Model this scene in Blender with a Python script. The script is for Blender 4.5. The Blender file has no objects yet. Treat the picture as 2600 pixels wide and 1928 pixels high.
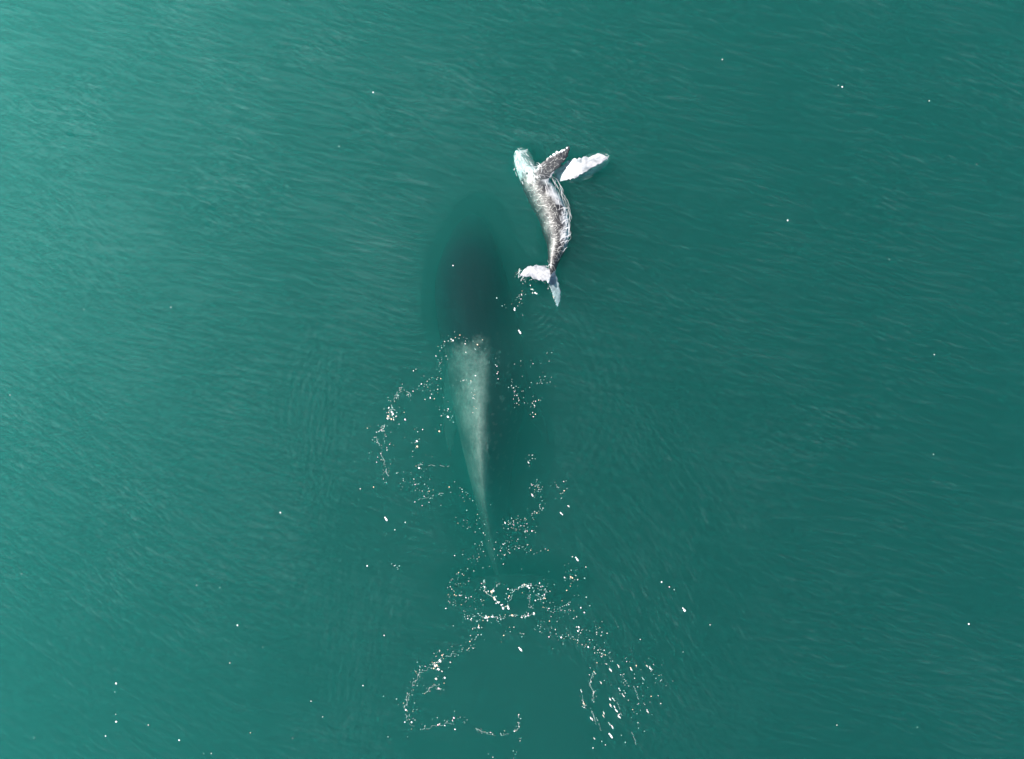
import bpy, bmesh, math, random
import numpy as np
from mathutils import Vector, noise
from mathutils.bvhtree import BVHTree

S = bpy.context.scene
C = S.collection
R = math.radians
H = 25.0                    # drone height above the water, metres
PPM = 70.0                  # photograph pixels per metre at the water surface

# ------------------------------------------------------------------ camera, sky, sun, exposure
cd = bpy.data.cameras.new('camera')
cam = bpy.data.objects.new('camera', cd)
C.objects.link(cam)
cam.location = (0, 0, H)
cd.sensor_width = 36
cd.lens = 36 * H / (2600 / PPM)
cd.clip_end = 600
S.camera = cam

EL, AZ = R(38), R(-66)
w = bpy.data.worlds.new('World')
S.world = w
w.use_nodes = True
sk = w.node_tree.nodes.new('ShaderNodeTexSky')
sk.sky_type = 'NISHITA'
sk.sun_disc = False
sk.sun_elevation = EL
sk.sun_rotation = AZ
w.node_tree.links.new(sk.outputs[0], w.node_tree.nodes['Background'].inputs[0])
w.node_tree.nodes['Background'].inputs[1].default_value = 0.06
sd = bpy.data.lights.new('sun', 'SUN')
sd.energy = 4.8
sd.angle = R(0.5)
sd.color = (1, 0.955, 0.9)
so = bpy.data.objects.new('sun', sd)
C.objects.link(so)
so.location = (-30, 5, 40)
so.rotation_euler = Vector((math.sin(AZ) * math.cos(EL), math.cos(AZ) * math.cos(EL), math.sin(EL))).to_track_quat('Z', 'Y').to_euler()
S.view_settings.view_transform = 'Standard'
S.view_settings.look = 'None'
S.view_settings.gamma = 1
S.view_settings.exposure = 1.3
S.cycles.max_bounces = 16
S.cycles.volume_bounces = 6
S.cycles.transparent_max_bounces = 48

rng = np.random.default_rng(11)
random.seed(5)


def P(px, py, z=0.0):
    """A point of the photograph at height z, in metres."""
    k = (H - z) / H / PPM
    return Vector(((px - 1300) * k, (964 - py) * k, z))


# ------------------------------------------------------------------ materials
def new_mat(name):
    m = bpy.data.materials.new(name)
    m.use_nodes = True
    m.node_tree.nodes.clear()
    return m, m.node_tree.nodes, m.node_tree.links


def mat_volume(name, density, colour, g):
    m, n, l = new_mat(name)
    o = n.new('ShaderNodeOutputMaterial')
    v = n.new('ShaderNodeVolumePrincipled')
    v.inputs['Color'].default_value = (*colour, 1)
    v.inputs['Density'].default_value = density
    v.inputs['Anisotropy'].default_value = g
    l.new(v.outputs[0], o.inputs['Volume'])
    return m


def mat_film(name, colour, amount, gloss=0.3, rough=0.3, tint=(1, 1, 1)):
    """A thin see-through film for water, bubbles, or painted sheen and caustics."""
    m, n, l = new_mat(name)
    o = n.new('ShaderNodeOutputMaterial')
    t = n.new('ShaderNodeBsdfTransparent')
    d = n.new('ShaderNodeBsdfDiffuse')
    d.inputs['Color'].default_value = (*colour, 1)
    g = n.new('ShaderNodeBsdfGlossy')
    g.inputs['Roughness'].default_value = rough
    g.inputs['Color'].default_value = (*tint, 1)
    a = n.new('ShaderNodeMixShader')
    a.inputs[0].default_value = gloss
    b = n.new('ShaderNodeMixShader')
    b.inputs[0].default_value = amount
    l.new(d.outputs[0], a.inputs[1])
    l.new(g.outputs[0], a.inputs[2])
    l.new(t.outputs[0], b.inputs[1])
    l.new(a.outputs[0], b.inputs[2])
    l.new(b.outputs[0], o.inputs['Surface'])
    return m


def mat_skin(name, rough=0.45, spec=0.5):
    """Skin colour from hide markings and painted shade (colour attribute) broken up by fine procedural mottling."""
    m, n, l = new_mat(name)
    o = n.new('ShaderNodeOutputMaterial')
    p = n.new('ShaderNodeBsdfPrincipled')
    p.inputs['Roughness'].default_value = rough
    p.inputs['Specular IOR Level'].default_value = spec
    at = n.new('ShaderNodeAttribute')
    at.attribute_name = 'hide'
    tc = n.new('ShaderNodeTexCoord')
    nz = n.new('ShaderNodeTexNoise')
    nz.inputs['Scale'].default_value = 9
    nz.inputs['Detail'].default_value = 6
    mr = n.new('ShaderNodeMapRange')
    mr.inputs['From Min'].default_value = 0.3
    mr.inputs['From Max'].default_value = 0.7
    mr.inputs['To Min'].default_value = 0.7
    mr.inputs['To Max'].default_value = 1.3
    mx = n.new('ShaderNodeVectorMath')
    mx.operation = 'SCALE'
    bp = n.new('ShaderNodeBump')
    bp.inputs['Strength'].default_value = 0.25
    bp.inputs['Distance'].default_value = 0.03
    l.new(tc.outputs['Object'], nz.inputs['Vector'])
    l.new(nz.outputs['Fac'], mr.inputs['Value'])
    l.new(at.outputs['Color'], mx.inputs[0])
    l.new(mr.outputs[0], mx.inputs['Scale'])
    l.new(mx.outputs[0], p.inputs['Base Color'])
    l.new(nz.outputs['Fac'], bp.inputs['Height'])
    l.new(bp.outputs[0], p.inputs['Normal'])
    l.new(p.outputs[0], o.inputs['Surface'])
    return m


def mat_surface(name, colour, gain=1.0):
    m, n, l = new_mat(name)
    o = n.new('ShaderNodeOutputMaterial')
    p = n.new('ShaderNodeBsdfPrincipled')
    p.inputs['Roughness'].default_value = 0.35
    nz = n.new('ShaderNodeTexNoise')
    nz.inputs['Scale'].default_value = 40
    tc = n.new('ShaderNodeTexCoord')
    rp = n.new('ShaderNodeValToRGB')
    rp.color_ramp.elements[0].position = 0.3
    rp.color_ramp.elements[0].color = (*[c * 0.8 for c in colour], 1)
    rp.color_ramp.elements[1].position = 0.6
    rp.color_ramp.elements[1].color = (*colour, 1)
    l.new(tc.outputs['Object'], nz.inputs['Vector'])
    l.new(nz.outputs['Fac'], rp.inputs[0])
    l.new(rp.outputs[0], p.inputs['Base Color'])
    l.new(p.outputs[0], o.inputs['Surface'])
    return m


M_SEA = mat_volume('sea_water', 0.68, (0.115, 0.62, 0.582), 0.67)
M_CLOUD = mat_volume('bubble_water', 1.8, (0.93, 0.97, 0.96), 0.3)
M_FILM = [mat_film('ripple_sheen_film_%s' % k, c, a, gl, 0.6, t) for k, c, a, gl, t in (*[('sheen', (0.3, 0.6, 0.58), 0.0027, 0.8, (0.5, 0.92, 0.9))] * 3, ('broad', (0.35, 0.66, 0.64), 0.005, 0.7, (0.35, 0.9, 0.87)),
          ('middle', (0.42, 0.74, 0.72), 0.005, 0.5, (0.5, 0.9, 0.88)), ('crest', (0.5, 0.82, 0.8), 0.006, 0.4, (0.7, 0.95, 0.95)), ('tip', (0.5, 0.85, 0.84), 0.014, 0.35, (0.7, 0.95, 0.95)))]  # pale film tints stand in for sky and sun sheen on the ripples
M_SKIN = mat_skin('wet_whale_skin')
M_DEEP = mat_skin('submerged_whale_skin', 0.8, 0.0)
M_FOAM_GLINT = mat_surface('white_foam_glint', (0.86, 0.84, 0.84))  # also stands in for white sun glints
M_GLINT_WARM = mat_surface('warm_glint', (0.85, 0.62, 0.42))  # orange fringe of sun glints put into the colour
M_GLINT_PINK = mat_surface('pink_glint', (0.82, 0.60, 0.66))  # pink fringe of sun glints put into the colour
M_DIM = mat_surface('thin_foam', (0.50, 0.51, 0.47))
M_FAINT = mat_surface('faint_foam', (0.26, 0.42, 0.38))
M_CAUSTIC = mat_film('caustic_film', (0.70, 0.69, 0.64), 0.28, 0.15, 0.4)  # caustic light on the calf put into pale strands
M_SHEET = mat_film('sheet_film', (0.85, 0.85, 0.86), 0.3, 0.15, 0.4)
M_THREAD = mat_film('foam_thread', (0.7, 0.78, 0.76), 0.22, 0.1, 0.4)
M_EYE = mat_surface('eye_dark', (0.02, 0.02, 0.022))


# ------------------------------------------------------------------ object helpers
def link(name, me, mats, parent=None, label=None, cat=None, kind=None, group=None):
    o = bpy.data.objects.new(name, me)
    C.objects.link(o)
    for m in mats:
        if m.name not in [x.name for x in me.materials if x]:
            me.materials.append(m)
    if parent:
        o.parent = parent
    for k, v in (('label', label), ('category', cat), ('kind', kind), ('group', group)):
        if v:
            o[k] = v
    return o


def mesh_from(name, verts, faces, smooth=True, mat_index=None):
    me = bpy.data.meshes.new(name)
    me.from_pydata([tuple(v) for v in verts], [], faces)
    if smooth:
        me.polygons.foreach_set('use_smooth', [True] * len(me.polygons))
    if mat_index is not None:
        me.polygons.foreach_set('material_index', mat_index)
    me.update()
    return me


def mesh_quads(name, co, quads, smooth=True):
    """A big quad mesh from numpy arrays."""
    me = bpy.data.meshes.new(name)
    nq = len(quads)
    me.vertices.add(len(co))
    me.vertices.foreach_set('co', co.astype(np.float32).ravel())
    me.loops.add(nq * 4)
    me.loops.foreach_set('vertex_index', quads.astype(np.int32).ravel())
    me.polygons.add(nq)
    me.polygons.foreach_set('loop_start', np.arange(0, nq * 4, 4, dtype=np.int32))
    me.polygons.foreach_set('loop_total', np.full(nq, 4, dtype=np.int32))
    me.update(calc_edges=True)
    if smooth:
        me.polygons.foreach_set('use_smooth', np.ones(nq, dtype=bool))
    return me


# ------------------------------------------------------------------ the sea
bm = bmesh.new()
bmesh.ops.create_cube(bm, size=1)
for v in bm.verts:
    v.co = (v.co.x * 500, v.co.y * 500, (v.co.z - 0.5) * 32)
me = bpy.data.meshes.new('water')
bm.to_mesh(me)
bm.free()
link('water', me, [M_SEA], kind='structure')


def ripple_field():
    """Wind ripples as a heightfield: oriented noise whose direction turns round the whales' wake."""
    cell = 0.045
    nx, ny = 1200, 960
    x = (np.arange(nx) - nx / 2 + 0.5) * cell
    y = (np.arange(ny) - ny / 2 + 0.5) * cell
    X, Y = np.meshgrid(x, y)
    px, py = X * PPM + 1300, 964 - Y * PPM
    FX, FY = np.meshgrid(np.fft.fftfreq(nx, cell), np.fft.fftfreq(ny, cell))

    def oriented(deg, along, across, band):
        a = R(-deg)
        u = FX * math.cos(a) + FY * math.sin(a)
        v = -FX * math.sin(a) + FY * math.cos(a)
        f = np.exp(-0.5 * (u * along * 2 * math.pi) ** 2) * (np.exp(-0.5 * ((np.abs(v) - 1 / across) * band * across) ** 2))
        n = np.fft.ifft2(np.fft.fft2(rng.standard_normal((ny, nx))) * f).real
        return n / n.std()

    def soft(scale):
        f = np.exp(-0.5 * ((FX ** 2 + FY ** 2) * (2 * math.pi * scale) ** 2))
        n = np.fft.ifft2(np.fft.fft2(rng.standard_normal((ny, nx))) * f).real
        return n / n.std()

    def sm(a, b, t):
        t = np.clip((t - a) / (b - a), 0, 1)
        return t * t * (3 - 2 * t)

    def flow(deg):
        a = oriented(deg - 5, 0.36, 0.36, 1.1)
        b = oriented(deg + 3, 0.20, 0.185, 1.1)
        c = oriented(deg + 13, 0.10, 0.105, 1.2)
        env = sm(-0.6, 1.6, soft(0.9))
        d = oriented(deg - 42, 0.15, 0.14, 1.2)
        return 0.34 * a + 0.48 * b + 0.66 * c * (0.35 + 1.1 * env) + 0.20 * d * (0.5 + 0.8 * env)

    low_left = sm(900, 250, px) * sm(800, 1500, py) + 0.55 * sm(500, 120, px) * sm(300, 700, py)
    w_left = np.clip(low_left, 0, 1)
    w_right = np.exp(-((px - 1640) / 240) ** 2 - ((py - 1560) / 420) ** 2)
    w_wake = np.exp(-((px - 900) / 130) ** 2 - ((py - 1620) / 300) ** 2) + np.exp(-((px - 820) / 90) ** 2 - ((py - 1080) / 200) ** 2) * 0.8
    tot = 1 + 2.5 * w_left + 4 * w_right + 1.6 * w_wake
    F = (flow(13) + 2.5 * w_left * flow(33) + 4 * w_right * flow(55) + 1.6 * w_wake * flow(98)) / tot
    F *= 1.0 + 0.28 * np.clip(w_left + w_right, 0, 1)
    # rings spreading from where the whales broke the surface
    warp = 10 * soft(1.2)
    for cx, cy, r0, r1, lam, amp, d0, d1 in ((1010, 1110, 190, 330, 19, 0.22, 120, 250), (1345, 770, 25, 75, 15, 1.3, 150, 330), (1200, 720, 60, 150, 17, 0.7, 20, 130),
                                             (1300, 1780, 300, 460, 21, 0.2, 110, 260), (1300, 1780, 250, 420, 23, 0.4, -60, 50), (1200, 1000, 250, 420, 24, 0.35, -50, 60)):
        r = np.hypot(px - cx, py - cy) + warp
        th = np.degrees(np.arctan2(cy - py, px - cx)) % 360
        mid, half = ((d0 + d1) / 2) % 360, (d1 - d0) / 2
        dth = np.abs((th - mid + 180) % 360 - 180)
        F += amp * np.sin(2 * math.pi * r / lam) * sm(r0 - 30, r0 + 10, r) * sm(r1 + 60, r1 - 40, r) * sm(half + 15, half - 25, dth)
    # smooth slicks above the whales
    calm, clear = np.zeros_like(F), np.full_like(F, 9.0)
    for cx, cy, rx, ry, k in ((1310, 1790, 215, 135, 0.82), (1010, 1120, 150, 120, 0.6), (1215, 760, 125, 230, 0.8), (1250, 1120, 140, 320, 0.85),
                              (1290, 1470, 190, 70, 0.8), (1406, 560, 42, 130, 1.0), (1340, 420, 42, 45, 1.0), (1480, 425, 70, 32, 0.9), (1370, 705, 55, 45, 0.8)):
        q = np.hypot((px - cx) / rx, (py - cy) / ry)
        calm = np.maximum(calm, k * (1 - sm(0.6, 1.35, q)))
        if cy < 1600 and cx > 1050:
            clear = np.minimum(clear, q)
    patch = 0.22 * soft(0.8) + 0.10 * soft(3.0)
    return X, Y, F, calm, clear, patch


RX, RY, RF, RCALM, RCLEAR, RPATCH = ripple_field()
ny, nx = RF.shape
idx = np.arange(ny * nx).reshape(ny, nx)
quads = np.stack([idx[:-1, :-1], idx[:-1, 1:], idx[1:, 1:], idx[1:, :-1]], -1).reshape(-1, 4)
for k, (thr, rad, m) in enumerate(zip((-2.4, -2.4, -2.4, -0.3, 0.35, 0.95, 1.65), (0.75, 0.95, 1.15, 0.95, 1.0, 1.0, 1.0), M_FILM)):
    clear = np.clip((rad + 0.2 - RCLEAR + 0.35 * RPATCH + 0.10 * RF) / 0.55, 0, 1)
    sc = (RF * (1 - RCALM) + RPATCH - 5.0 * clear).ravel()[quads].mean(1)
    q = quads[sc > thr]
    used = np.unique(q)
    remap = np.zeros(ny * nx, dtype=np.int64)
    remap[used] = np.arange(len(used))
    z = 0.035 + 0.009 * np.clip(RF.ravel()[used], -3, 4) + 0.005 * k
    co = np.stack([RX.ravel()[used], RY.ravel()[used], z], 1)
    me = mesh_quads('water_ripples', co, remap[q])
    link('water_ripples', me, [m], kind='stuff', label=('faint sheen on the rippled green sea', 'second faint sheen on the rippled green sea', 'outer faint sheen on the rippled green sea', 'broad faint wind ripples on the green sea', 'narrower faint wind ripples on the green sea', 'brighter ripple crests on the green sea', 'thin pale wisps on the ripple crests')[k])


def lerp(a, b, t):
    t = min(1, max(0, t))
    return tuple(x + (y - x) * t for x, y in zip(a, b))


def ss(a, b, t):
    t = min(1, max(0, (t - a) / (b - a)))
    return t * t * (3 - 2 * t)


# ------------------------------------------------------------------ lofted bodies
def loft(verts, faces, rings):
    """rings: list of closed loops (same count); capped."""
    base = len(verts)
    n = len(rings[0])
    for r in rings:
        verts.extend(r)
    for i in range(len(rings) - 1):
        for j in range(n):
            a, b = base + i * n + j, base + i * n + (j + 1) % n
            faces.append((a, b, b + n, a + n))
    faces.append(tuple(base + j for j in reversed(range(n))))
    faces.append(tuple(base + (len(rings) - 1) * n + j for j in range(n)))


def spline(keys, n):
    """Catmull-Rom through rows of numbers."""
    K = np.array(keys, dtype=float)
    K = np.vstack([2 * K[0] - K[1], K, 2 * K[-1] - K[-2]])
    out = []
    m = len(K) - 3
    for s in np.linspace(0, m - 1e-6, n):
        i = int(s)
        t = s - i
        p0, p1, p2, p3 = K[i:i + 4]
        out.append(0.5 * (2 * p1 + (p2 - p0) * t + (2 * p0 - 5 * p1 + 4 * p2 - p3) * t * t + (3 * p1 - p0 - 3 * p2 + p3) * t ** 3))
    return np.array(out)


def body_rings(keys, n, roll, ns=28, ridge=0.0, keel=None):
    """keys: px, py, z, half-width m, half-height m. roll lifts the right-hand side."""
    K = spline(keys, n)
    cen = [P(*k[:3]) for k in K]
    rings = []
    for i, k in enumerate(K):
        t = (cen[min(i + 1, n - 1)] - cen[max(i - 1, 0)]).normalized()
        side = Vector((0, 0, 1)).cross(t).normalized()          # points right in the picture for a body running down it
        if side.x < 0:
            side = -side
        up = side.cross(t)
        if up.z < 0:
            up = -up
        c, s = math.cos(roll), math.sin(roll)
        e1, e2 = side * c + up * s, up * c - side * s
        ring = []
        for j in range(ns):
            a = 2 * math.pi * j / ns
            y = math.sin(a)
            hh = k[4] * (1 + (ridge * max(0, y) ** 6 if ridge else 0))
            e = 1 + 0.55 * ss(keel[0], keel[1], k[1]) if keel and y > 0 else 1.0      # roof-like back towards the tail
            cx_, cy_ = math.copysign(abs(math.cos(a)) ** e, math.cos(a)), math.copysign(abs(y) ** e, y)
            ring.append(cen[i] + e1 * (max(k[3], .01) * cx_) + e2 * (max(hh, .01) * cy_))
        rings.append(ring)
    return rings


def plate_rings(stations, n, ns=16, wob=0.0):
    """A flipper or fluke lobe. stations: lead px,py,z, trail px,py,z, thickness m."""
    K = spline(stations, n)
    rings = []
    for k in K:
        a, b = P(*k[0:3]), P(*k[3:6])
        mid, d = (a + b) / 2, (a - b) / 2
        up = Vector((0, 0, 1))
        if wob:
            mid = mid + d * (wob * noise.noise(Vector((k[0] * 0.11, k[1] * 0.11, 3))))
            d = d * (1 + wob * 1.6 * noise.noise(Vector((k[0] * 0.16, k[1] * 0.16, 7))))
        rings.append([mid + d * math.cos(q) + up * (k[6] / 2 * math.sin(q) * (0.75 + 0.25 * math.cos(q))) for q in (2 * math.pi * j / ns for j in range(ns))])
    return rings


def fused(name, verts, faces, voxel, smooth_n=2):
    """One continuous skin round overlapping closed lofts."""
    me = mesh_from(name + '_cage', verts, faces)
    o = bpy.data.objects.new(name + '_cage', me)
    C.objects.link(o)
    md = o.modifiers.new('remesh', 'REMESH')
    md.mode = 'VOXEL'
    md.voxel_size = voxel
    sm = o.modifiers.new('smooth', 'SMOOTH')
    sm.factor = 0.5
    sm.iterations = smooth_n
    dg = bpy.context.evaluated_depsgraph_get()
    out = bpy.data.meshes.new_from_object(o.evaluated_get(dg))
    out.name = name
    bpy.data.objects.remove(o)
    bpy.data.meshes.remove(me)
    out.polygons.foreach_set('use_smooth', [True] * len(out.polygons))
    return out


def to_px(v):
    k = PPM * H / (H - v.z)
    return v.x * k + 1300, 964 - v.y * k


def polyline_hit(path, x, y):
    """(distance, parameter 0-1) from a point to a polyline."""
    best = (1e9, 0)
    n = len(path) - 1
    for i in range(n):
        ax, ay = path[i][:2]
        bx, by = path[i + 1][:2]
        dx, dy = bx - ax, by - ay
        t = max(0, min(1, ((x - ax) * dx + (y - ay) * dy) / (dx * dx + dy * dy + 1e-9)))
        d = math.hypot(x - ax - dx * t, y - ay - dy * t)
        if d < best[0]:
            best = (d, (i + t) / n)
    return best


def paint(me, fn):
    at = me.color_attributes.new('hide', 'FLOAT_COLOR', 'POINT')
    buf = np.ones((len(me.vertices), 4), dtype=np.float32)
    for i, v in enumerate(me.vertices):
        buf[i, :3] = fn(v.co, v.normal)
    at.data.foreach_set('color', buf.ravel())


def fbm(v, s, seed=0):
    return noise.fractal(Vector((v.x * s + seed, v.y * s, v.z * s)), 0.9, 2.0, 4)


# ------------------------------------------------------------------ the adult whale, well under the surface
ADULT = [(1202, 546, -2.36, 0.12, 0.10), (1199, 576, -2.11, 0.66, 0.40), (1195, 650, -1.58, 1.16, 0.74), (1197, 730, -1.63, 1.46, 1.0), (1212, 820, -1.92, 1.56, 1.2),
         (1232, 910, -2.16, 1.58, 1.30), (1239, 1000, -2.04, 1.50, 1.26), (1240, 1100, -1.80, 1.20, 1.10), (1243, 1200, -1.94, 0.88, 0.94), (1250, 1300, -2.47, 0.60, 0.74),
         (1263, 1400, -2.59, 0.40, 0.52), (1277, 1460, -2.67, 0.32, 0.34), (1288, 1500, -2.71, 0.26, 0.16)]
V, Fc = [], []
loft(V, Fc, body_rings(ADULT, 60, R(13), ridge=0.10, keel=(930, 1150)))
loft(V, Fc, plate_rings([(1232, 1078, -1.10, 1244, 1160, -1.10, 0.14), (1234, 1098, -0.88, 1244, 1155, -0.90, 0.12), (1237, 1118, -0.68, 1244, 1156, -0.72, 0.09), (1242, 1142, -0.55, 1245, 1162, -0.60, 0.05)], 12))
loft(V, Fc, plate_rings([(1158, 860, -2.77, 1180, 935, -2.77, 0.4), (1132, 930, -2.67, 1178, 985, -2.67, 0.3), (1124, 1010, -2.57, 1176, 1040, -2.57, 0.22), (1126, 1090, -2.47, 1160, 1100, -2.47, 0.16), (1142, 1160, -2.37, 1148, 1158, -2.37, 0.08)], 22))
loft(V, Fc, plate_rings([(1290, 865, -2.30, 1280, 935, -2.30, 0.4), (1330, 925, -2.40, 1305, 985, -2.40, 0.3), (1362, 1000, -2.50, 1330, 1035, -2.50, 0.22), (1385, 1070, -2.60, 1360, 1090, -2.60, 0.16), (1398, 1130, -2.70, 1392, 1130, -2.70, 0.08)], 22))
loft(V, Fc, plate_rings([(1278, 1458, -2.30, 1290, 1525, -2.40, 0.22), (1230, 1462, -2.40, 1240, 1528, -2.45, 0.16), (1180, 1474, -2.50, 1188, 1526, -2.50, 0.10), (1146, 1496, -2.60, 1148, 1522, -2.60, 0.07), (1130, 1522, -2.65, 1131, 1526, -2.65, 0.05)], 20))
loft(V, Fc, plate_rings([(1282, 1458, -2.30, 1292, 1525, -2.40, 0.22), (1335, 1456, -2.40, 1340, 1524, -2.45, 0.16), (1392, 1464, -2.50, 1392, 1518, -2.50, 0.10), (1432, 1482, -2.60, 1434, 1510, -2.60, 0.07), (1452, 1506, -2.65, 1452, 1511, -2.65, 0.05)], 20))
adult = fused('adult_whale', V, Fc, 0.055)
fl_left = [(1165, 890), (1149, 960), (1141, 1025), (1140, 1095), (1145, 1159)]


def adult_hide(v, n):
    x, y = to_px(v)
    f = fbm(v, 0.6, 3)
    g = fbm(v, 1.9, 8)
    h = fbm(v, 5.0, 2)
    # mottled hide, painted pale on the sunlit left flank, dark on the shaded right
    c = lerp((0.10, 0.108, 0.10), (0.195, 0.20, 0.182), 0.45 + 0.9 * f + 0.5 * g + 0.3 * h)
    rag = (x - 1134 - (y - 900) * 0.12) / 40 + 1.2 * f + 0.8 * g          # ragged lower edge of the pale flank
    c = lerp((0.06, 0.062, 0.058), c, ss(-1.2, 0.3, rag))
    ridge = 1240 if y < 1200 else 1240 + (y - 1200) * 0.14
    c = lerp(c, (0.014, 0.017, 0.02), ss(-16, 12, x - ridge + 16 * f + 8 * g))  # shade on the far side of the ridge painted into the hide
    d, _ = polyline_hit(fl_left, x, y)
    if n.z > -0.3 and d < 24 and v.z < -1.9 and x < 1165:
        c = lerp(c, (0.15, 0.165, 0.15), ss(24, 12, d))
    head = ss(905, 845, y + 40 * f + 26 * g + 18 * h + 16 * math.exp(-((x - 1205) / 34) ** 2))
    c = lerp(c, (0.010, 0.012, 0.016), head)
    c = lerp(c, (0.075, 0.08, 0.075), ss(1400, 1470, y))
    return lerp(c, (0.28, 0.28, 0.25), 0.25 * ss(0.42, 0.6, h) * (1 - head))


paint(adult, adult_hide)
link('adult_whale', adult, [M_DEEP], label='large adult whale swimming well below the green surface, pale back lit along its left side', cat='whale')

# ------------------------------------------------------------------ the calf, rolling at the surface
CALF = [(1311, 382, -0.42, 0.05, 0.04), (1315, 391, -0.45, 0.17, 0.12), (1326, 412, -0.52, 0.31, 0.24), (1343, 440, -0.53, 0.43, 0.34), (1362, 472, -0.48, 0.53, 0.42), (1386, 512, -0.46, 0.58, 0.45),
        (1404, 548, -0.44, 0.57, 0.45), (1412, 586, -0.42, 0.52, 0.42), (1415, 617, -0.36, 0.42, 0.35), (1410, 643, -0.27, 0.29, 0.27), (1405, 666, -0.17, 0.19, 0.20), (1402, 684, -0.10, 0.14, 0.14), (1397, 704, -0.04, 0.10, 0.06)]
FLIP_DARK = [(1352, 438, -0.06, 1389, 466, -0.10, 0.22), (1372, 416, 0.02, 1405, 440, 0.0, 0.17), (1393, 400, 0.10, 1424, 421, 0.06, 0.13), (1416, 388, 0.14, 1439, 402, 0.10, 0.11), (1436, 376, 0.14, 1446, 384, 0.12, 0.08), (1446, 371, 0.13, 1448, 374, 0.13, 0.04)]
FLIP_WHITE = [(1404, 428, -0.42, 1412, 466, -0.42, 0.20), (1424, 420, -0.26, 1430, 461, -0.20, 0.16), (1446, 408, -0.13, 1452, 456, 0.02, 0.14), (1468, 401, 0.02, 1476, 445, 0.05, 0.12), (1496, 397, 0.05, 1504, 429, 0.06, 0.11), (1522, 390, 0.05, 1530, 414, 0.05, 0.09), (1542, 398, 0.03, 1544, 403, 0.03, 0.05)]
LOBE_LEFT = [(1406, 682, 0.00, 1394, 720, 0.10, 0.10), (1378, 674, 0.05, 1370, 714, 0.17, 0.08), (1350, 674, 0.06, 1346, 707, 0.17, 0.07), (1333, 682, 0.06, 1330, 703, 0.13, 0.06), (1319, 699, 0.06, 1320, 702, 0.07, 0.04)]
LOBE_RIGHT = [(1409, 686, -0.04, 1389, 714, -0.05, 0.10), (1417, 712, -0.13, 1396, 734, -0.15, 0.08), (1424, 737, -0.22, 1404, 757, -0.25, 0.07), (1424, 758, -0.29, 1410, 770, -0.32, 0.06), (1417, 779, -0.34, 1414, 780, -0.36, 0.04)]
V, Fc = [], []
loft(V, Fc, body_rings(CALF, 60, R(32)))
for k in (FLIP_DARK, FLIP_WHITE, LOBE_LEFT, LOBE_RIGHT):
    loft(V, Fc, plate_rings(k, 30, wob=0.16))
calf_me = fused('body', V, Fc, 0.021)


def mids(k):
    return [((s[0] + s[3]) / 2, (s[1] + s[4]) / 2, math.hypot(s[0] - s[3], s[1] - s[4]) / 2) for s in k]


PARTS = {'dark': mids(FLIP_DARK), 'white': mids(FLIP_WHITE), 'left': mids(LOBE_LEFT), 'right': mids(LOBE_RIGHT)}
CSPINE = spline(CALF, 60)


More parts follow.
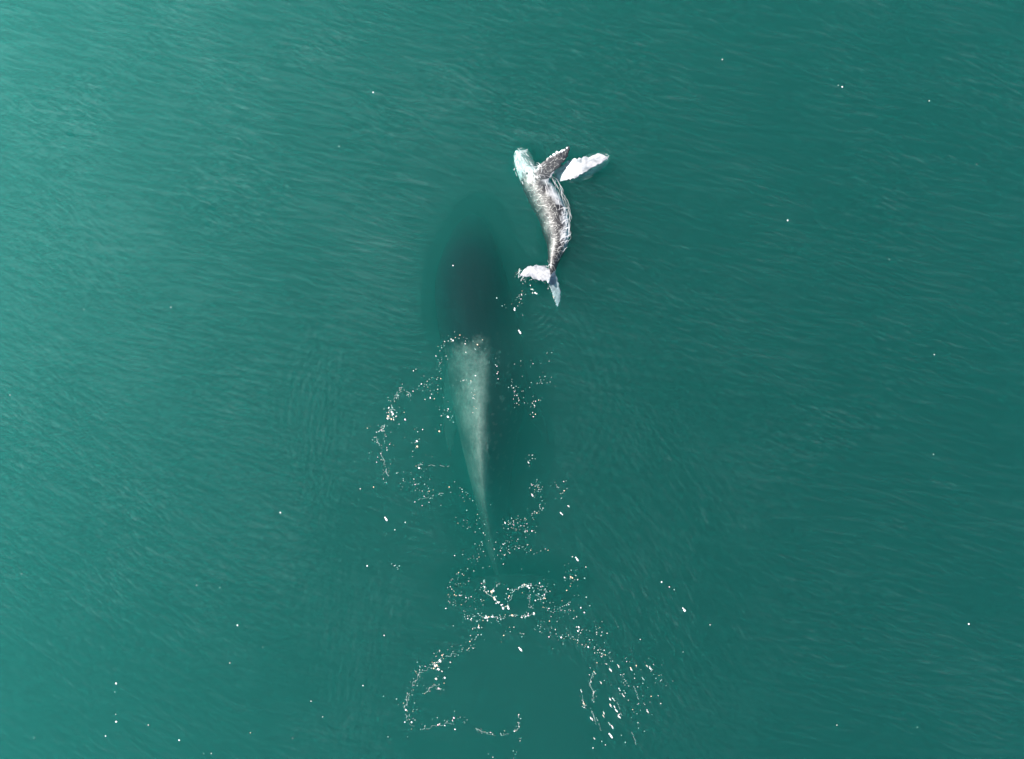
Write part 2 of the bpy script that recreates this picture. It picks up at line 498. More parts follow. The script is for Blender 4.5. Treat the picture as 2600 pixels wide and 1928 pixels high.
def calf_hide(v, n):
    x, y = to_px(v)
    f = fbm(v, 2.2, 1)
    g = fbm(v, 7.0, 5)
    d, t = polyline_hit(CSPINE, x, y)
    i = int(t * 59)
    hw = CSPINE[i][3] * PPM
    across = d / max(hw, 4) * (1 if x > CSPINE[i][0] else -1)
    best, part = d / max(hw, 5), 'body'
    for name, path in PARTS.items():
        dd, tt = polyline_hit(path, x, y)
        r = path[min(len(path) - 1, round(tt * (len(path) - 1)))][2] + 2
        if dd / r < best - (0.25 if name in ('dark', 'white') else 0.0):
            best, part, pt, pd = dd / r, name, tt, dd
    dark = lerp((0.018, 0.018, 0.022), (0.085, 0.086, 0.085), 0.36 + 0.8 * f + 0.35 * g)
    if part == 'dark':
        c = lerp(dark, (0.05, 0.055, 0.06), 0.4)
        lead = (x - 1352) * -0.54 + (y - 438) * -0.84        # towards the leading (upper left) edge
        ax = ss(3, 10, lead - 1.5 * 0)
        return lerp(c, (0.55, 0.55, 0.53), ss(0.72, 0.92, best) * (1 if (y - 438) < (x - 1352) * -0.60 - 2 else 0) * ss(0.2, 0.5, pt))
    if part == 'white':
        return lerp((0.44, 0.44, 0.45), (0.17, 0.20, 0.22), 0.20 + 0.9 * f + 0.5 * g + 0.5 * noise.noise(Vector(((v.x * 0.9 + v.y * 0.45) * 2, (v.y * 0.9 - v.x * 0.45) * 14, 2))))
    if part == 'left':
        c = lerp((0.45, 0.45, 0.46), (0.20, 0.21, 0.24), 0.2 + 0.8 * f + 0.3 * g)
        c = lerp(c, (0.17, 0.18, 0.20), ss(0.5, 0.9, best + 0.22 * f) * (0.55 if y > 695 else 0.9))
        return lerp(c, (0.22, 0.20, 0.26), ss(0.72, 0.95, pt))
    if part == 'right':
        return lerp((0.40, 0.46, 0.48), (0.22, 0.26, 0.28), 0.3 + 0.9 * f + 0.4 * g)
    c = dark
    # pale mottled band along the left shoulder
    c = lerp(c, (0.22, 0.215, 0.20), 0.8 * ss(42, 10, math.hypot((x - 1372) * 0.9 + (y - 490) * -0.45, (y - 490) * 0.45)) * ss(-0.1, 0.5, f + 0.25))
    c = lerp(c, lerp((0.03, 0.03, 0.032), (0.10, 0.10, 0.095), 0.45 + 0.8 * f + 0.8 * g), 0.85 * ss(0.0, -0.3, across + 0.25 * f) * ss(470, 490, y))
    c = lerp(c, (0.018, 0.018, 0.02), 0.8 * math.exp(-((across - 0.12 + 0.25 * f) / 0.22) ** 2) * ss(470, 500, y))
    c = lerp(c, (0.016, 0.017, 0.018), ss(-0.50, -0.80, across + 0.2 * f))
    # white flank and belly on the right-hand side
    band = across + 0.35 * f + 0.18 * g - 0.12 * math.exp(-((y - 535) / 22) ** 2)
    white = ss(0.28, 0.70, band) * ss(430, 462, y) * ss(650, 600, y)
    c = lerp(c, lerp((0.56, 0.56, 0.57), (0.30, 0.31, 0.32), 0.4 + 0.8 * g), white)
    # pale head
    head = ss(456, 424, y + 26 * f + 12 * g)
    c = lerp(c, lerp((0.40, 0.44, 0.44), (0.10, 0.13, 0.13), 0.45 + 1.6 * f + 0.9 * g), head)
    return c


paint(calf_me, calf_hide)
calf = bpy.data.objects.new('whale_calf', None)
C.objects.link(calf)
base = P(1400, 560, -0.3)
calf.location = base
calf['label'] = 'small whale calf rolling at the surface with white flipper, above the adult whale'
calf['category'] = 'whale'
for v in calf_me.vertices:
    v.co -= base
body = link('body', calf_me, [M_SKIN], parent=calf)
calf_me.update()
bvh = BVHTree.FromPolygons([v.co + base for v in calf_me.vertices], [tuple(p.vertices) for p in calf_me.polygons])


def top_at(px, py, lift=0.012, floor=None):
    """The point on the calf's upper side under a photograph position."""
    for _ in range(2):
        q = P(px, py, 0)
        hit = bvh.ray_cast(Vector((q.x, q.y, 2)), Vector((0, 0, -1)))
        if hit[0] is None:
            return None
        return hit[0] + Vector((0, 0, lift))


def blob(verts, faces, mi, c, rx, ry, rz, ang, m=0, n=7, rough=0.25):
    """A small lumpy dome for foam, a built glint or a knob."""
    b = len(verts)
    ca, sa = math.cos(ang), math.sin(ang)
    for ring, (rr, zz) in enumerate(((1.0, 0.0), (0.65, 0.75))):
        for j in range(n):
            a = 2 * math.pi * j / n
            k = rr * (1 + rough * random.uniform(-1, 1))
            x, y = rx * k * math.cos(a), ry * k * math.sin(a)
            verts.append((c[0] + x * ca - y * sa, c[1] + x * sa + y * ca, c[2] + rz * zz))
    verts.append((c[0], c[1], c[2] + rz))
    for j in range(n):
        k = (j + 1) % n
        faces.append((b + j, b + k, b + n + k, b + n + j))
        faces.append((b + n + j, b + n + k, b + 2 * n))
        mi.extend((m, m))


def ribbon(verts, faces, pts, widths):
    """A thin domed strand along 3-D points."""
    b = len(verts)
    n = len(pts)
    for i, p in enumerate(pts):
        t = pts[min(i + 1, n - 1)] - pts[max(i - 1, 0)]
        s = Vector((-t.y, t.x, 0))
        s = s.normalized() if s.length > 1e-6 else Vector((1, 0, 0))
        wd = widths[i] / 2
        verts.extend([p - s * wd, p + Vector((0, 0, wd * 0.35)), p + s * wd])
    for i in range(n - 1):
        a = b + i * 3
        faces.append((a, a + 1, a + 4, a + 3))
        faces.append((a + 1, a + 2, a + 5, a + 4))


# knobs along the dark flipper's leading edge, each a part
for px, py, r in ((1399, 399, 3.4), (1408, 394, 5.2), (1415, 388, 4.2), (1421, 388, 3.2), (1427, 385, 4.6), (1433, 382, 3.4), (1440, 377, 3.4)):
    v_, f_, m_ = [], [], []
    p = top_at(px + 2, py + 2, -0.03) or P(px, py, 0.12)
    p = P(px, py, min(p.z, 0.16))
    blob(v_, f_, m_, p - base, r / PPM, r / PPM * 0.9, 0.055, random.uniform(0, 3), n=9, rough=0.12)
    link('tubercle', mesh_from('tubercle', v_, f_), [M_FOAM_GLINT], parent=calf)
# the eye, on the rolled side of the head
p = top_at(1339, 437, 0.0)
bm = bmesh.new()
bmesh.ops.create_uvsphere(bm, u_segments=12, v_segments=8, radius=0.045)
me = bpy.data.meshes.new('eye')
bm.to_mesh(me)
bm.free()
link('eye', me, [M_EYE], parent=calf).location = p - base

# ------------------------------------------------------------------ built caustic strands, streaming water and spray on the calf
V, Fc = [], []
# pale strands imitating caustic light on back, tail stock and dark flipper
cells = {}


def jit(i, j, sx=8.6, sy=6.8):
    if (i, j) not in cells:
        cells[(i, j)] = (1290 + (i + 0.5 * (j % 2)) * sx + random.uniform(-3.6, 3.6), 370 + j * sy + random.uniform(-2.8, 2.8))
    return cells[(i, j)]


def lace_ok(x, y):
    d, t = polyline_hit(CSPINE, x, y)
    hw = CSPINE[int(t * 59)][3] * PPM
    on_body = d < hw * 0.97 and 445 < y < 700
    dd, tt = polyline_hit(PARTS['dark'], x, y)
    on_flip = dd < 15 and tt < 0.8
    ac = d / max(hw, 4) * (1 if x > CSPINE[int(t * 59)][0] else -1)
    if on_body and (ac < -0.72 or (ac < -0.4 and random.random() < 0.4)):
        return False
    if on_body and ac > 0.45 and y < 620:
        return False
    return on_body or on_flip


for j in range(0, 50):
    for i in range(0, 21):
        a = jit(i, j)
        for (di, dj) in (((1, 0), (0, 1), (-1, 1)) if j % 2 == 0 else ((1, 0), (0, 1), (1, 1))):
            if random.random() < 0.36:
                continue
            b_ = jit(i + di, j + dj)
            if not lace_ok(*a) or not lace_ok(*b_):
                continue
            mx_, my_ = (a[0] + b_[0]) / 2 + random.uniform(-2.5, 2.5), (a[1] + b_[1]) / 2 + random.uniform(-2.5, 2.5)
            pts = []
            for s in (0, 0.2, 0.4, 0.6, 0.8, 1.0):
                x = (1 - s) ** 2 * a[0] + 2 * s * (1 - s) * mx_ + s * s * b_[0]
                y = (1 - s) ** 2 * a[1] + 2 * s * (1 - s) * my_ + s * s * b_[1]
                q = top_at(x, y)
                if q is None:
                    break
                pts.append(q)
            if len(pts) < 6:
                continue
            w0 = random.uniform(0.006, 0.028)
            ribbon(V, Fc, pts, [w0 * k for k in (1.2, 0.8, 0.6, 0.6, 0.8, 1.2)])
link('caustic_lace', mesh_from('caustic_lace', V, Fc), [M_CAUSTIC], kind='stuff', label='lacy film of draining water over the calf\'s dark back')  # pale strands stand in for caustic light

# water streaming off the calf's right flank
V, Fc = [], []
edge = [(1392, 447), (1410, 452), (1424, 474), (1434, 498), (1442, 520), (1447, 545), (1449, 572), (1449, 598), (1444, 617), (1434, 634), (1424, 655), (1413, 680)]
E_ = spline([(a, b) for a, b in edge], 120)
for k in range(60):
    i0 = random.choice([random.randint(0, 62), random.randint(0, 62), random.randint(40, 105)])
    L = random.randint(5, 17)
    off = abs(random.gauss(0, 1)) * (11 if i0 < 60 else 7) - 1.5
    pts, ws = [], []
    w0 = random.uniform(0.008, 0.024)
    wob = random.uniform(-5, 9)
    wv = random.uniform(0, 6)
    for i in range(i0, min(119, i0 + L), 2):
        s = (i - i0) / L
        x, y = E_[i]
        x -= off + wob * s * s + 0.9 * math.sin(wv + i * 0.7)
        y -= off * 0.15
        q = top_at(x, y, 0.02)
        z = max(q.z if q else -1, 0.02)
        pts.append(P(x, y, z))
        ws.append(w0 * (math.sin(math.pi * min(1, max(0.03, s * 1.05))) ** 0.7 + 0.08))
    if len(pts) > 2:
        ribbon(V, Fc, pts, ws)
# short sheets washing across the flank
for k in range(40):
    i0 = random.randint(45, 92)
    x, y = E_[i0]
    x -= random.uniform(0, 16)
    a = math.pi + random.gauss(0.15, 0.3)
    L = random.uniform(6, 16)
    pts, ws = [], []
    w0 = random.uniform(0.015, 0.05)
    for s in (0, 0.2, 0.4, 0.6, 0.8, 1):
        px, py = x + math.cos(a + 0.5 * s) * L * s, y - math.sin(a + 0.5 * s) * L * s
        q = top_at(px, py, 0.02)
        pts.append(P(px, py, max(q.z if q else -1, 0.02)))
        ws.append(w0 * (math.sin(math.pi * (0.1 + 0.8 * s))))
    ribbon(V, Fc, pts, ws)
# drips running down from the shoulder
for k in range(14):
    x, y = random.uniform(1384, 1420), random.uniform(446, 480)
    pts = []
    for s in range(7):
        q = top_at(x + s * random.uniform(0.6, 1.4), y + s * 4.5, 0.02)
        if q:
            pts.append(q)
    if len(pts) > 3:
        w0 = random.uniform(0.012, 0.03)
        ribbon(V, Fc, pts, [w0 * (1 - 0.12 * i) for i in range(len(pts))])
link('streaming_water', mesh_from('streaming_water', V, Fc), [M_SHEET], kind='stuff', label='white water streaming off the calf\'s right flank')

# broken water round the calf's head and flippers
V, Fc, Mi = [], [], []


def wisps(n, cx, cy, sx, sy, ang, length, w, z0=0.02, spread=0.5):
    for _ in range(n):
        x, y = random.gauss(cx, sx), random.gauss(cy, sy)
        a = R(ang) + random.gauss(0, spread)
        L = length * random.uniform(0.4, 1.2)
        bend = random.uniform(-0.5, 0.5)
        pts, ws = [], []
        w0 = w * random.uniform(0.5, 1.4)
        for s in range(6):
            t = s / 5
            px, py = x + math.cos(a + bend * t) * L * t, y + math.sin(a + bend * t) * L * t
            q = top_at(px, py, 0.015)
            pts.append(P(px, py, max(z0, q.z if q else -9)))
            ws.append(w0 * (math.sin(math.pi * (0.08 + 0.84 * t)) ** 0.8))
        ribbon(V, Fc, pts, ws)


wisps(9, 1316, 384, 9, 4, 10, 17, 0.03)
wisps(22, 1324, 412, 10, 14, 70, 15, 0.03)
wisps(16, 1350, 420, 12, 9, 35, 16, 0.028)
wisps(22, 1342, 445, 10, 9, 50, 14, 0.03)
wisps(10, 1312, 410, 3, 14, 100, 12, 0.03)
wisps(5, 1536, 402, 8, 5, 150, 14, 0.03, 0.02, 0.3)
wisps(10, 1326, 692, 8, 8, 130, 12, 0.03, 0.22)
wisps(10, 1392, 670, 4, 8, 100, 10, 0.025)
link('splash_foam', mesh_from('splash_foam', V, Fc), [mat_film('splash_film', (0.8, 0.84, 0.83), 0.36, 0.15, 0.4)], kind='stuff', label='thin white broken water around the calf\'s head and flippers')


def cloud(px, py, z, rx, ry, rz, ang, label):
    bm = bmesh.new()
    bmesh.ops.create_icosphere(bm, subdivisions=4, radius=1)
    for v in bm.verts:
        k = 1 + 0.28 * noise.fractal(v.co * 1.7 + Vector((px * 0.1, py * 0.1, 0)), 1, 2, 3)
        q = Vector((v.co.x * rx * k, v.co.y * ry * k, v.co.z * rz * k))
        c, s = math.cos(ang), math.sin(ang)
        v.co = (q.x * c - q.y * s, q.x * s + q.y * c, q.z)
    me = bpy.data.meshes.new('bubble_cloud')
    bm.to_mesh(me)
    bm.free()
    me.polygons.foreach_set('use_smooth', [True] * len(me.polygons))
    o = link('bubble_cloud', me, [M_CLOUD], kind='stuff', label=label)
    o.location = P(px, py, z)


for q_ in range(3):
    cloud(1494 + 5 * q_, 421 + 3 * q_, -0.16 - 0.02 * q_, 0.80 - 0.10 * q_, 0.34 - 0.06 * q_, 0.13, R(25), 'pale cloud of tiny bubbles round the calf\'s white flipper')
cloud(1330, 412, -0.16, 0.36, 0.52, 0.10, R(20), 'pale cloud of tiny bubbles round the calf\'s head')

cloud(1470, 448, -0.15, 0.55, 0.20, 0.14, R(12), 'faint streak of bubbles below the calf\'s white flipper')

# ------------------------------------------------------------------ foam flecks and sun glints, both built as pale domes
Z5 = lambda x, y: (900 + x * 0.3753, 820 + y * 0.3753)
Z6 = lambda x, y: (900 + x * 0.4040, 1300 + y * 0.4039)
Z1 = lambda x, y: (1200 + x * 0.2906, 340 + y * 0.2906)
ZF = lambda x, y: (x * 1.167, y * 1.167)


class Foam:  # builds foam flecks and sun glints alike
    def __init__(self):
        self.v, self.f, self.m = [], [], []

    def fleck(self, px, py, r, stretch=1.0, ang=0.0, m=None):
        if m is None:
            m = random.choices((0, 1, 2, 3, 4), (0.11, 0.09, 0.06, 0.38, 0.36) if r < 3 else (0.58, 0.13, 0.13, 0.16, 0))[0]
        rr = r * (0.55 if r < 3 else 0.54) / PPM
        blob(self.v, self.f, self.m, P(px, py, 0.065), rr * stretch, rr, rr * 0.22 + 0.003, -ang, m)

    def path(self, zf, pts, n, spread, r=(0.9, 2.3), zoom=0.385):
        q = [zf(*p) for p in pts]
        seg = [math.dist(q[i], q[i + 1]) for i in range(len(q) - 1)]
        tot = sum(seg) or 1
        for _ in range(round(n * 0.6)):
            d = random.random() * tot
            i = 0
            while i < len(seg) - 1 and d > seg[i]:
                d -= seg[i]
                i += 1
            t = d / seg[i] if seg and seg[i] else 0
            a, b = (q[i], q[i + 1]) if len(q) > 1 else (q[0], q[0])
            g = spread * zoom * random.choice((0.7, 1.0, 1.4, 2.6)) + 1.2
            self.fleck(a[0] + (b[0] - a[0]) * t + random.gauss(0, g), a[1] + (b[1] - a[1]) * t + random.gauss(0, g),
                       r[0] + (r[1] - r[0]) * random.random() ** 2.2, random.uniform(1, 1.7), random.uniform(0, 3.1))

    def thread(self, zf, pts, wob=1.2):
        q = spline([zf(*p) for p in pts], 14 * len(pts))
        i = 0
        while i < len(q) - 3:
            n = random.randint(4, 16)
            seg = [P(x + random.gauss(0, 0.25) + wob * math.sin(k * 0.9 + i), y + random.gauss(0, 0.25) + wob * math.cos(k * 0.7 + i), 0.06) for k, (x, y) in enumerate(q[i:i + n])]
            if len(seg) > 2:
                f0 = len(self.f)
                w0 = random.uniform(0.01, 0.03)
                ribbon(self.v, self.f, seg, [w0 * random.uniform(0.4, 1.2) for _ in seg])
                self.m.extend([5] * (len(self.f) - f0))
            i += n + random.randint(0, 7)

    def big(self, zf, pts, r=3.4, stretch=1.2, ang=R(50)):
        for p in pts:
            x, y = zf(*p)
            rr = r * random.uniform(0.8, 1.2)
            self.fleck(x, y, rr, stretch, ang + random.gauss(0, 0.25))
            if stretch > 1.5:
                for s in (-1, 1):
                    self.fleck(x + s * rr * stretch * 0.7 * math.cos(ang) + random.uniform(-1, 1), y + s * rr * stretch * 0.7 * math.sin(ang) + random.uniform(-1, 1), rr * 0.7, 1.3, ang)

    def done(self, label):
        link('foam', mesh_from('foam', self.v, self.f, mat_index=self.m), [M_FOAM_GLINT, M_GLINT_WARM, M_GLINT_PINK, M_DIM, M_FAINT, M_THREAD], kind='stuff', label=label)  # holds foam flecks and sun glints


f = Foam()
f.path(Z5, [(545, 410), (575, 320), (590, 240), (600, 160), (630, 105), (680, 90), (740, 100), (820, 130), (870, 200)], 80, 10)
f.big(Z5, [(750, 142), (755, 200), (833, 148), (655, 112), (668, 120)], 3.0)
f.path(Z5, [(710, 385), (740, 380), (790, 390), (810, 360)], 18, 5, (1.2, 2.6))
f.path(Z5, [(800, 440), (810, 500), (830, 545), (810, 590), (795, 620)], 18, 6)
f.path(Z5, [(930, 245), (955, 330), (985, 400), (980, 300)], 14, 14)
f.done('ring of small foam flecks above the adult whale\'s shoulders')  # foam flecks and glints
f = Foam()
f.path(Z5, [(480, 430), (550, 470)], 55, 32)
f.path(Z5, [(380, 490), (320, 445), (290, 500), (250, 540)], 50, 18)
f.path(Z5, [(250, 570), (280, 620), (225, 645)], 34, 18, (1.4, 3))
f.big(Z5, [(252, 603), (260, 618), (225, 648), (250, 652)], 4.0, 1.3)
f.path(Z5, [(215, 690), (160, 770)], 38, 18)
f.path(Z5, [(140, 780), (200, 810), (150, 880), (200, 960), (235, 1050)], 80, 25)
f.path(Z5, [(320, 1000), (380, 1090), (430, 1120), (490, 1150), (570, 1160), (620, 1210)], 75, 28)
f.path(Z5, [(485, 915), (430, 960), (470, 1005), (425, 1015)], 18, 14)
f.big(Z5, [(423, 802), (425, 838), (438, 983), (343, 655), (634, 637), (575, 735)], 3.6, 1.4)
f.path(Z5, [(420, 780), (400, 830)], 12, 14)
f.path(Z5, [(500, 550), (600, 560), (635, 640), (700, 690)], 34, 28)
f.path(Z5, [(535, 690), (255, 815), (300, 870)], 12, 20)
f.thread(Z5, [(380, 490), (320, 445), (270, 530), (225, 645), (160, 770), (190, 900), (235, 1050)], 3)
f.thread(Z5, [(430, 960), (540, 965), (640, 970)])
f.thread(Z5, [(430, 1195), (520, 1175), (600, 1150)])
f.done('wide ring of foam flecks and glints on the sea left of the adult whale')
f = Foam()
f.path(Z5, [(640, 1130), (720, 1110), (805, 1190), (890, 1240)], 32, 18)
f.path(Z5, [(750, 1220), (760, 1350), (840, 1400), (900, 1435)], 30, 22)
f.path(Z5, [(960, 1590), (1000, 1570), (1040, 1500), (1100, 1520), (1130, 1480)], 70, 26)
f.path(Z5, [(860, 1510), (780, 1640)], 46, 38)
f.path(Z5, [(1130, 1525), (1240, 1555), (1290, 1545)], 20, 10)
f.path(Z6, [(700, 380), (640, 430), (600, 520), (620, 600)], 70, 28)
f.path(Z6, [(600, 480), (640, 545), (720, 550), (800, 555)], 50, 16)
f.path(Z6, [(690, 640), (710, 680), (770, 690), (770, 780), (750, 830), (700, 845), (640, 890), (610, 915)], 105, 16, (1.0, 2.7))
f.done('scattered foam flecks over the adult whale\'s tail')  # foam flecks and glints
f = Foam()
f.path(Z6, [(808, 430), (822, 500), (880, 545), (910, 575), (935, 600), (960, 590)], 55, 5, (1.4, 3.4))
f.big(Z6, [(862, 503), (874, 497), (880, 542), (905, 570), (935, 607), (965, 597), (968, 608)], 4.2, 1.4, R(50))
f.path(Z6, [(880, 480), (925, 440)], 12, 5)
f.path(Z6, [(960, 550), (1000, 520), (990, 495), (950, 495)], 26, 10, (1.2, 3))
f.path(Z6, [(1045, 475), (1065, 460), (1090, 470), (1115, 455), (1125, 465)], 30, 4, (1.6, 3.6))
f.path(Z6, [(1165, 460), (1200, 500), (1180, 540), (1150, 530)], 55, 15, (1.0, 2.8))
f.path(Z6, [(1100, 500), (1102, 600), (1120, 600)], 18, 4)
f.path(Z6, [(1000, 500), (1040, 478)], 8, 3)
f.path(Z6, [(780, 650), (820, 665), (870, 660), (910, 670), (945, 668), (990, 650), (1040, 655), (1080, 655), (1140, 640)], 70, 7, (1.2, 3.2))
f.big(Z6, [(868, 661), (822, 668), (832, 665), (992, 651), (1077, 657), (1128, 645)], 3.4, 1.5, R(10))
f.path(Z6, [(960, 710), (1000, 735), (900, 745)], 12, 14)
f.thread(Z6, [(808, 430), (822, 500), (880, 545), (910, 575), (935, 600), (960, 590), (985, 540), (1000, 500), (1045, 475), (1090, 468), (1125, 460)])
f.thread(Z6, [(860, 505), (885, 475), (925, 440)])
f.thread(Z6, [(1130, 460), (1180, 470), (1205, 500), (1180, 540), (1140, 525)], 2)
f.thread(Z6, [(1100, 490), (1102, 560), (1098, 598), (1140, 605)])
f.thread(Z6, [(740, 655), (820, 665), (870, 660), (945, 668), (990, 650), (1080, 655), (1150, 638)])
f.done('thick strings of white foam behind the adult whale\'s tail')
f = Foam()
f.path(Z6, [(575, 895), (535, 935), (520, 970), (520, 995)], 40, 18, (1.2, 3))
f.big(Z6, [(537, 935), (540, 942), (507, 968), (518, 966), (528, 990), (567, 1043), (530, 1110), (513, 1050)], 4.0, 1.5)
f.path(Z6, [(430, 980), (410, 1020), (370, 1080), (340, 1150), (330, 1190), (320, 1240)], 85, 12)
f.path(Z6, [(510, 1060), (520, 1110), (560, 1130)], 22, 12)
f.path(Z6, [(440, 1140), (500, 1090)], 14, 8)
f.path(Z6, [(325, 1245), (370, 1255), (335, 1320), (360, 1325)], 22, 18)
f.path(Z6, [(350, 1350), (430, 1362), (480, 1350), (530, 1340), (580, 1315), (630, 1330)], 34, 16)
f.big(Z6, [(625, 1296), (535, 1335), (525, 1340), (632, 1367), (360, 1323), (323, 1246)], 3.8, 1.2)
f.path(Z6, [(650, 1300), (720, 1310)], 14, 9)
f.path(Z6, [(760, 1360), (830, 1392), (880, 1390)], 16, 4)
f.path(Z6, [(905, 1405), (960, 1388), (1015, 1380), (1035, 1330), (1045, 1290), (1018, 1282)], 24, 4, (1.2, 3))
f.path(Z6, [(1030, 1425), (1035, 1500), (1000, 1540), (835, 1548)], 16, 8)
f.path(Z6, [(480, 930), (440, 990), (560, 870)], 20, 14)
f.thread(Z6, [(640, 890), (570, 915), (500, 970), (420, 1010), (350, 1120), (322, 1240), (350, 1330), (430, 1362), (530, 1340), (630, 1325)], 2.5)
f.thread(Z6, [(440, 1140), (500, 1090), (530, 1110)])
f.thread(Z6, [(760, 1360), (830, 1392), (910, 1405), (1015, 1380), (1040, 1310)])
f.done('loop of foam flecks in the lower left of the whales\' wake')  # foam flecks and glints
f = Foam()
f.path(Z5, [(1065, 400), (1080, 440), (1100, 470), (1075, 530), (1110, 520)], 50, 15)
f.path(Z5, [(1250, 170), (1290, 240), (1220, 290), (1100, 300)], 22, 22)
f.path(Z5, [(1290, 370), (1260, 410), (1275, 430)], 26, 20)
f.path(Z5, [(1265, 470), (1225, 540), (1200, 530), (1210, 600), (1215, 640)], 26, 14)
f.path(Z5, [(1180, 945), (1210, 900), (1180, 850)], 14, 20)
f.path(Z5, [(1190, 1100), (1210, 1075), (1250, 1085), (1260, 1130), (1205, 1170), (1210, 1185)], 45, 9)
f.path(Z5, [(1270, 1200), (1260, 1250), (1220, 1300), (1185, 1320)], 38, 8)
f.path(Z5, [(1380, 1110), (1430, 1130), (1380, 1170), (1450, 1050)], 28, 14)
f.path(Z5, [(1020, 1340), (1070, 1340), (1090, 1380), (1130, 1350), (1140, 1410)], 65, 18)
f.path(Z5, [(1200, 1440), (1170, 1380), (1160, 1460)], 20, 10)
f.big(Z5, [(1178, 946), (1400, 1290), (1450, 1241), (1020, 1355), (1205, 1168)], 2.8, 1.6)
f.done('loose foam flecks and glints on the dark water right of the adult whale')
f = Foam()
f.path(Z6, [(1200, 560), (1230, 640), (1260, 600), (1330, 620), (1380, 640), (1390, 680)], 85, 28)
f.path(Z6, [(1150, 710), (1170, 740), (1260, 740)], 26, 18)
f.path(Z6, [(1240, 760), (1300, 790), (1350, 790), (1450, 800), (1470, 850)], 75, 24)
f.path(Z6, [(1320, 350), (1390, 400), (1340, 470), (1360, 520)], 40, 22)
f.path(Z6, [(1500, 735), (1550, 730), (1580, 770)], 28, 16)
f.path(Z6, [(1510, 850), (1570, 890), (1600, 940)], 46, 18)
f.path(Z6, [(1560, 950), (1900, 1000), (1850, 1250), (1700, 1150)], 90, 45)
f.path(Z6, [(1690, 1020), (1710, 1090)], 16, 6)
f.path(Z6, [(1430, 1180), (1445, 1235)], 18, 3)
f.path(Z6, [(1505, 1020), (1480, 1080), (1500, 1130), (1500, 1190)], 40, 3)
f.big(Z6, [(1360, 410), (1370, 416), (1320, 413), (1410, 725), (1405, 750), (1300, 790), (1510, 850), (1470, 850)], 3.0, 1.3)
f.big(Z6, [(1510, 1012), (1550, 1075), (1610, 995), (1660, 970), (1740, 990), (1815, 1050), (1840, 970), (1860, 985), (1425, 1125), (1442, 1205), (1665, 1115), (1690, 1155),
           (1608, 1180), (1630, 1180), (1610, 1218), (1635, 1225), (1648, 1250), (1663, 1288), (1568, 1265), (1565, 1285), (1490, 1300), (1605, 1335), (1622, 1355), (1842, 1255), (1508, 1425)], 2.9, 1.9, R(58))
f.big(Z6, [(1760, 1020), (1895, 1047), (1930, 1057), (1665, 1273), (1865, 1160), (1925, 1205), (1780, 1100), (1555, 1443), (1578, 1465), (1703, 1450), (1678, 1405), (1785, 1360), (1500, 1485)], 2.4, 1.1)
f.thread(Z6, [(1505, 1015), (1480, 1080), (1500, 1130), (1500, 1190)])
f.thread(Z6, [(1425, 1120), (1442, 1205), (1460, 1250)])
for q_ in range(6):
    x_, y_ = random.uniform(1480, 1760), random.uniform(1050, 1400)
    f.thread(Z6, [(x_, y_), (x_ + 18, y_ + 40), (x_ + 30, y_ + 85)])
f.done('slanting streaks of foam in the lower right of the whales\' wake')  # foam and glints
f = Foam()
f.path(Z1, [(455, 1280), (440, 1345), (430, 1400), (390, 1455)], 40, 14, (0.9, 2.2), 0.29)
f.path(Z1, [(450, 1248), (510, 1275), (560, 1285), (640, 1300)], 26, 4, (0.8, 1.6), 0.29)
f.path(Z1, [(660, 1310), (700, 1400), (735, 1470)], 18, 5, (0.8, 1.6), 0.29)
f.path(Z1, [(372, 1236), (395, 1205), (430, 1190)], 26, 7, (0.9, 2.0), 0.29)
f.path(Z1, [(510, 1355), (550, 1395), (575, 1410)], 14, 5, (1.2, 3.0), 0.29)
f.big(Z1, [(560, 1397), (550, 1392), (212, 1435), (368, 1525), (366, 1540), (428, 1402)], 2.8, 1.5)
f.path(Z1, [(390, 1460), (460, 1480), (240, 1510), (462, 1600)], 14, 8, (0.8, 1.6), 0.29)
f.done('foam flecks dripping off the calf\'s tail fluke')
f = Foam()
f.big(Z6, [(320, 68), (255, 113), (1455, 347), (1447, 418), (1457, 537), (1423, 603), (1480, 590), (1445, 633), (2010, 490), (1980, 472), (265, 1177), (212, 1415), (183, 1160), (80, 340), (55, 1093), (1370, 283)], 2.7, 1.1)
f.path(Z6, [(232, 330), (285, 357)], 10, 3, (1.2, 2.6))
f.path(Z6, [(1035, 757), (1062, 770)], 8, 3, (1.2, 2.4))
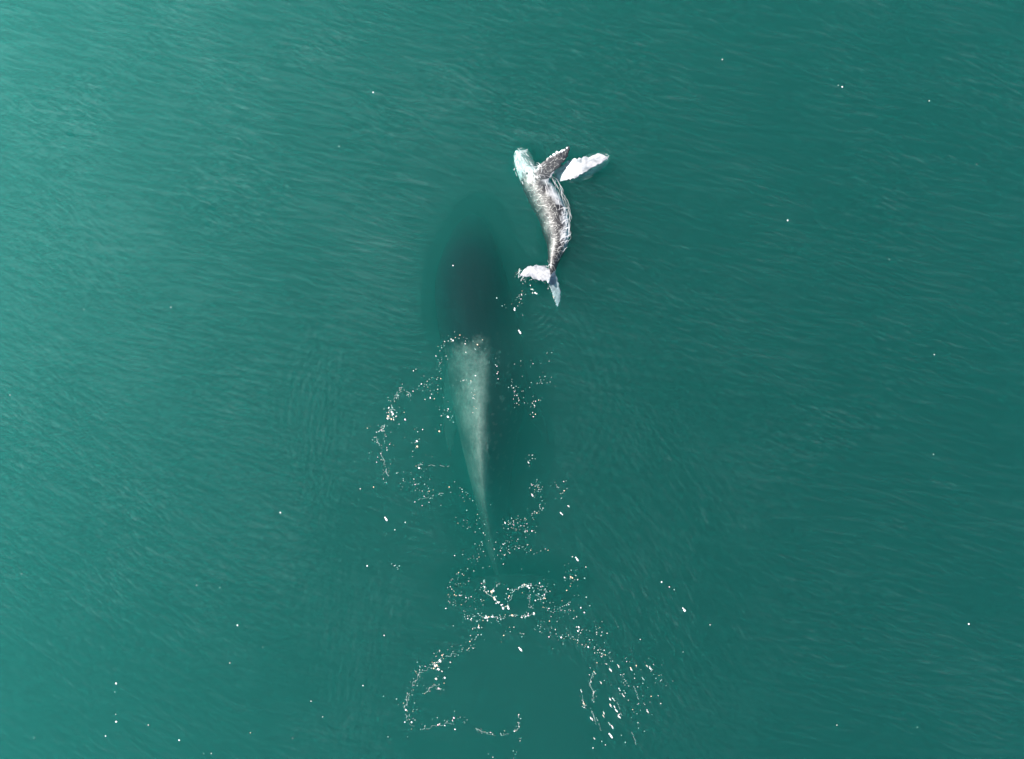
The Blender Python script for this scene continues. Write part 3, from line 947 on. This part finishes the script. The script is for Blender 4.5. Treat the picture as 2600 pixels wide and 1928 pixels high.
f.big(ZF, [(738, 319), (183, 674), (372, 669), (22, 860), (2022, 220), (2125, 358), (1935, 565), (2033, 772), (2031, 989), (1996, 1583), (1821, 1578), (1120, 672), (1081, 649), (986, 578),
           (784, 1064), (813, 1060), (882, 1137), (859, 1153), (428, 1274), (479, 1279), (572, 1409), (836, 1383), (47, 1249), (250, 1506), (252, 1555), (323, 1578), (75, 1606), (545, 1595),
           (637, 1607), (702, 1560), (677, 1526), (790, 1492), (500, 1443), (443, 1640), (460, 1640), (230, 1602), (1824, 186), (1572, 130), (1545, 1360)], 2.5, 1.05)
f.done('lone foam and glint specks scattered across the open sea')

# the largest lone flecks: sun glints shaped as white domes, each a thing
for px, py, r, st, lab in ((982, 1320, 4.6, 1.7, 'bright double foam glint below the left foam ring'), (295, 1833, 4.6, 1.05, 'brightest round foam glint near the lower left corner'),
                           (295, 1736, 3.8, 1.3, 'upper bright foam glint of the column near the lower left corner'), (2139, 221, 3.4, 1.05, 'lone round foam glint on the upper right open sea'),
                           (2000, 560, 3.4, 1.0, 'lone round foam glint on open sea right of the calf'), (2460, 1585, 3.4, 1.1, 'lone foam glint near the lower right edge'),
                           (948, 235, 3.4, 1.0, 'lone round foam glint on the sea above the calf to its left'), (603, 1588, 3.6, 1.1, 'lone foam glint on the lower left open sea'),
                           (1321, 845, 4.2, 1.6, 'oval foam fleck on dark water below the calf\'s tail'), (1322, 1650, 4.4, 2.2, 'slanting foam-glint sliver above the smooth patch of the wake'),  # the oval fleck is a glint too
                           (1738, 1550, 4.4, 1.9, 'slanting foam glint at the right end of the wake'), (1680, 1478, 3.4, 1.0, 'round foam fleck right of the adult whale\'s tail'),  # the round fleck is a glint too
                           (1552, 1870, 5.0, 2.2, 'large slanting foam-glint sliver at the bottom right of the wake'), (1466, 1421, 4.2, 1.9, 'slanting foam fleck just right of the adult whale\'s tail'),  # the slanting fleck is a glint too
                           (712, 1302, 3.4, 1.0, 'lone foam glint left of the foam rings'), (455, 1880, 3.4, 1.1, 'lone foam glint at the bottom left edge')):
    g_ = Foam()
    g_.fleck(px, py, r, st, R(52), 0)
    if st > 1.5:
        g_.fleck(px - r * 0.9, py - r * 1.2, r * 0.75, 1.1, R(52), 0)
    p0 = P(px, py, 0.065)
    o = link('foam_glint', mesh_from('foam_glint', [Vector(v) - p0 for v in g_.v], g_.f), [M_FOAM_GLINT], label=lab, cat='foam fleck', group='lone foam glints on the sea')
    o.location = p0
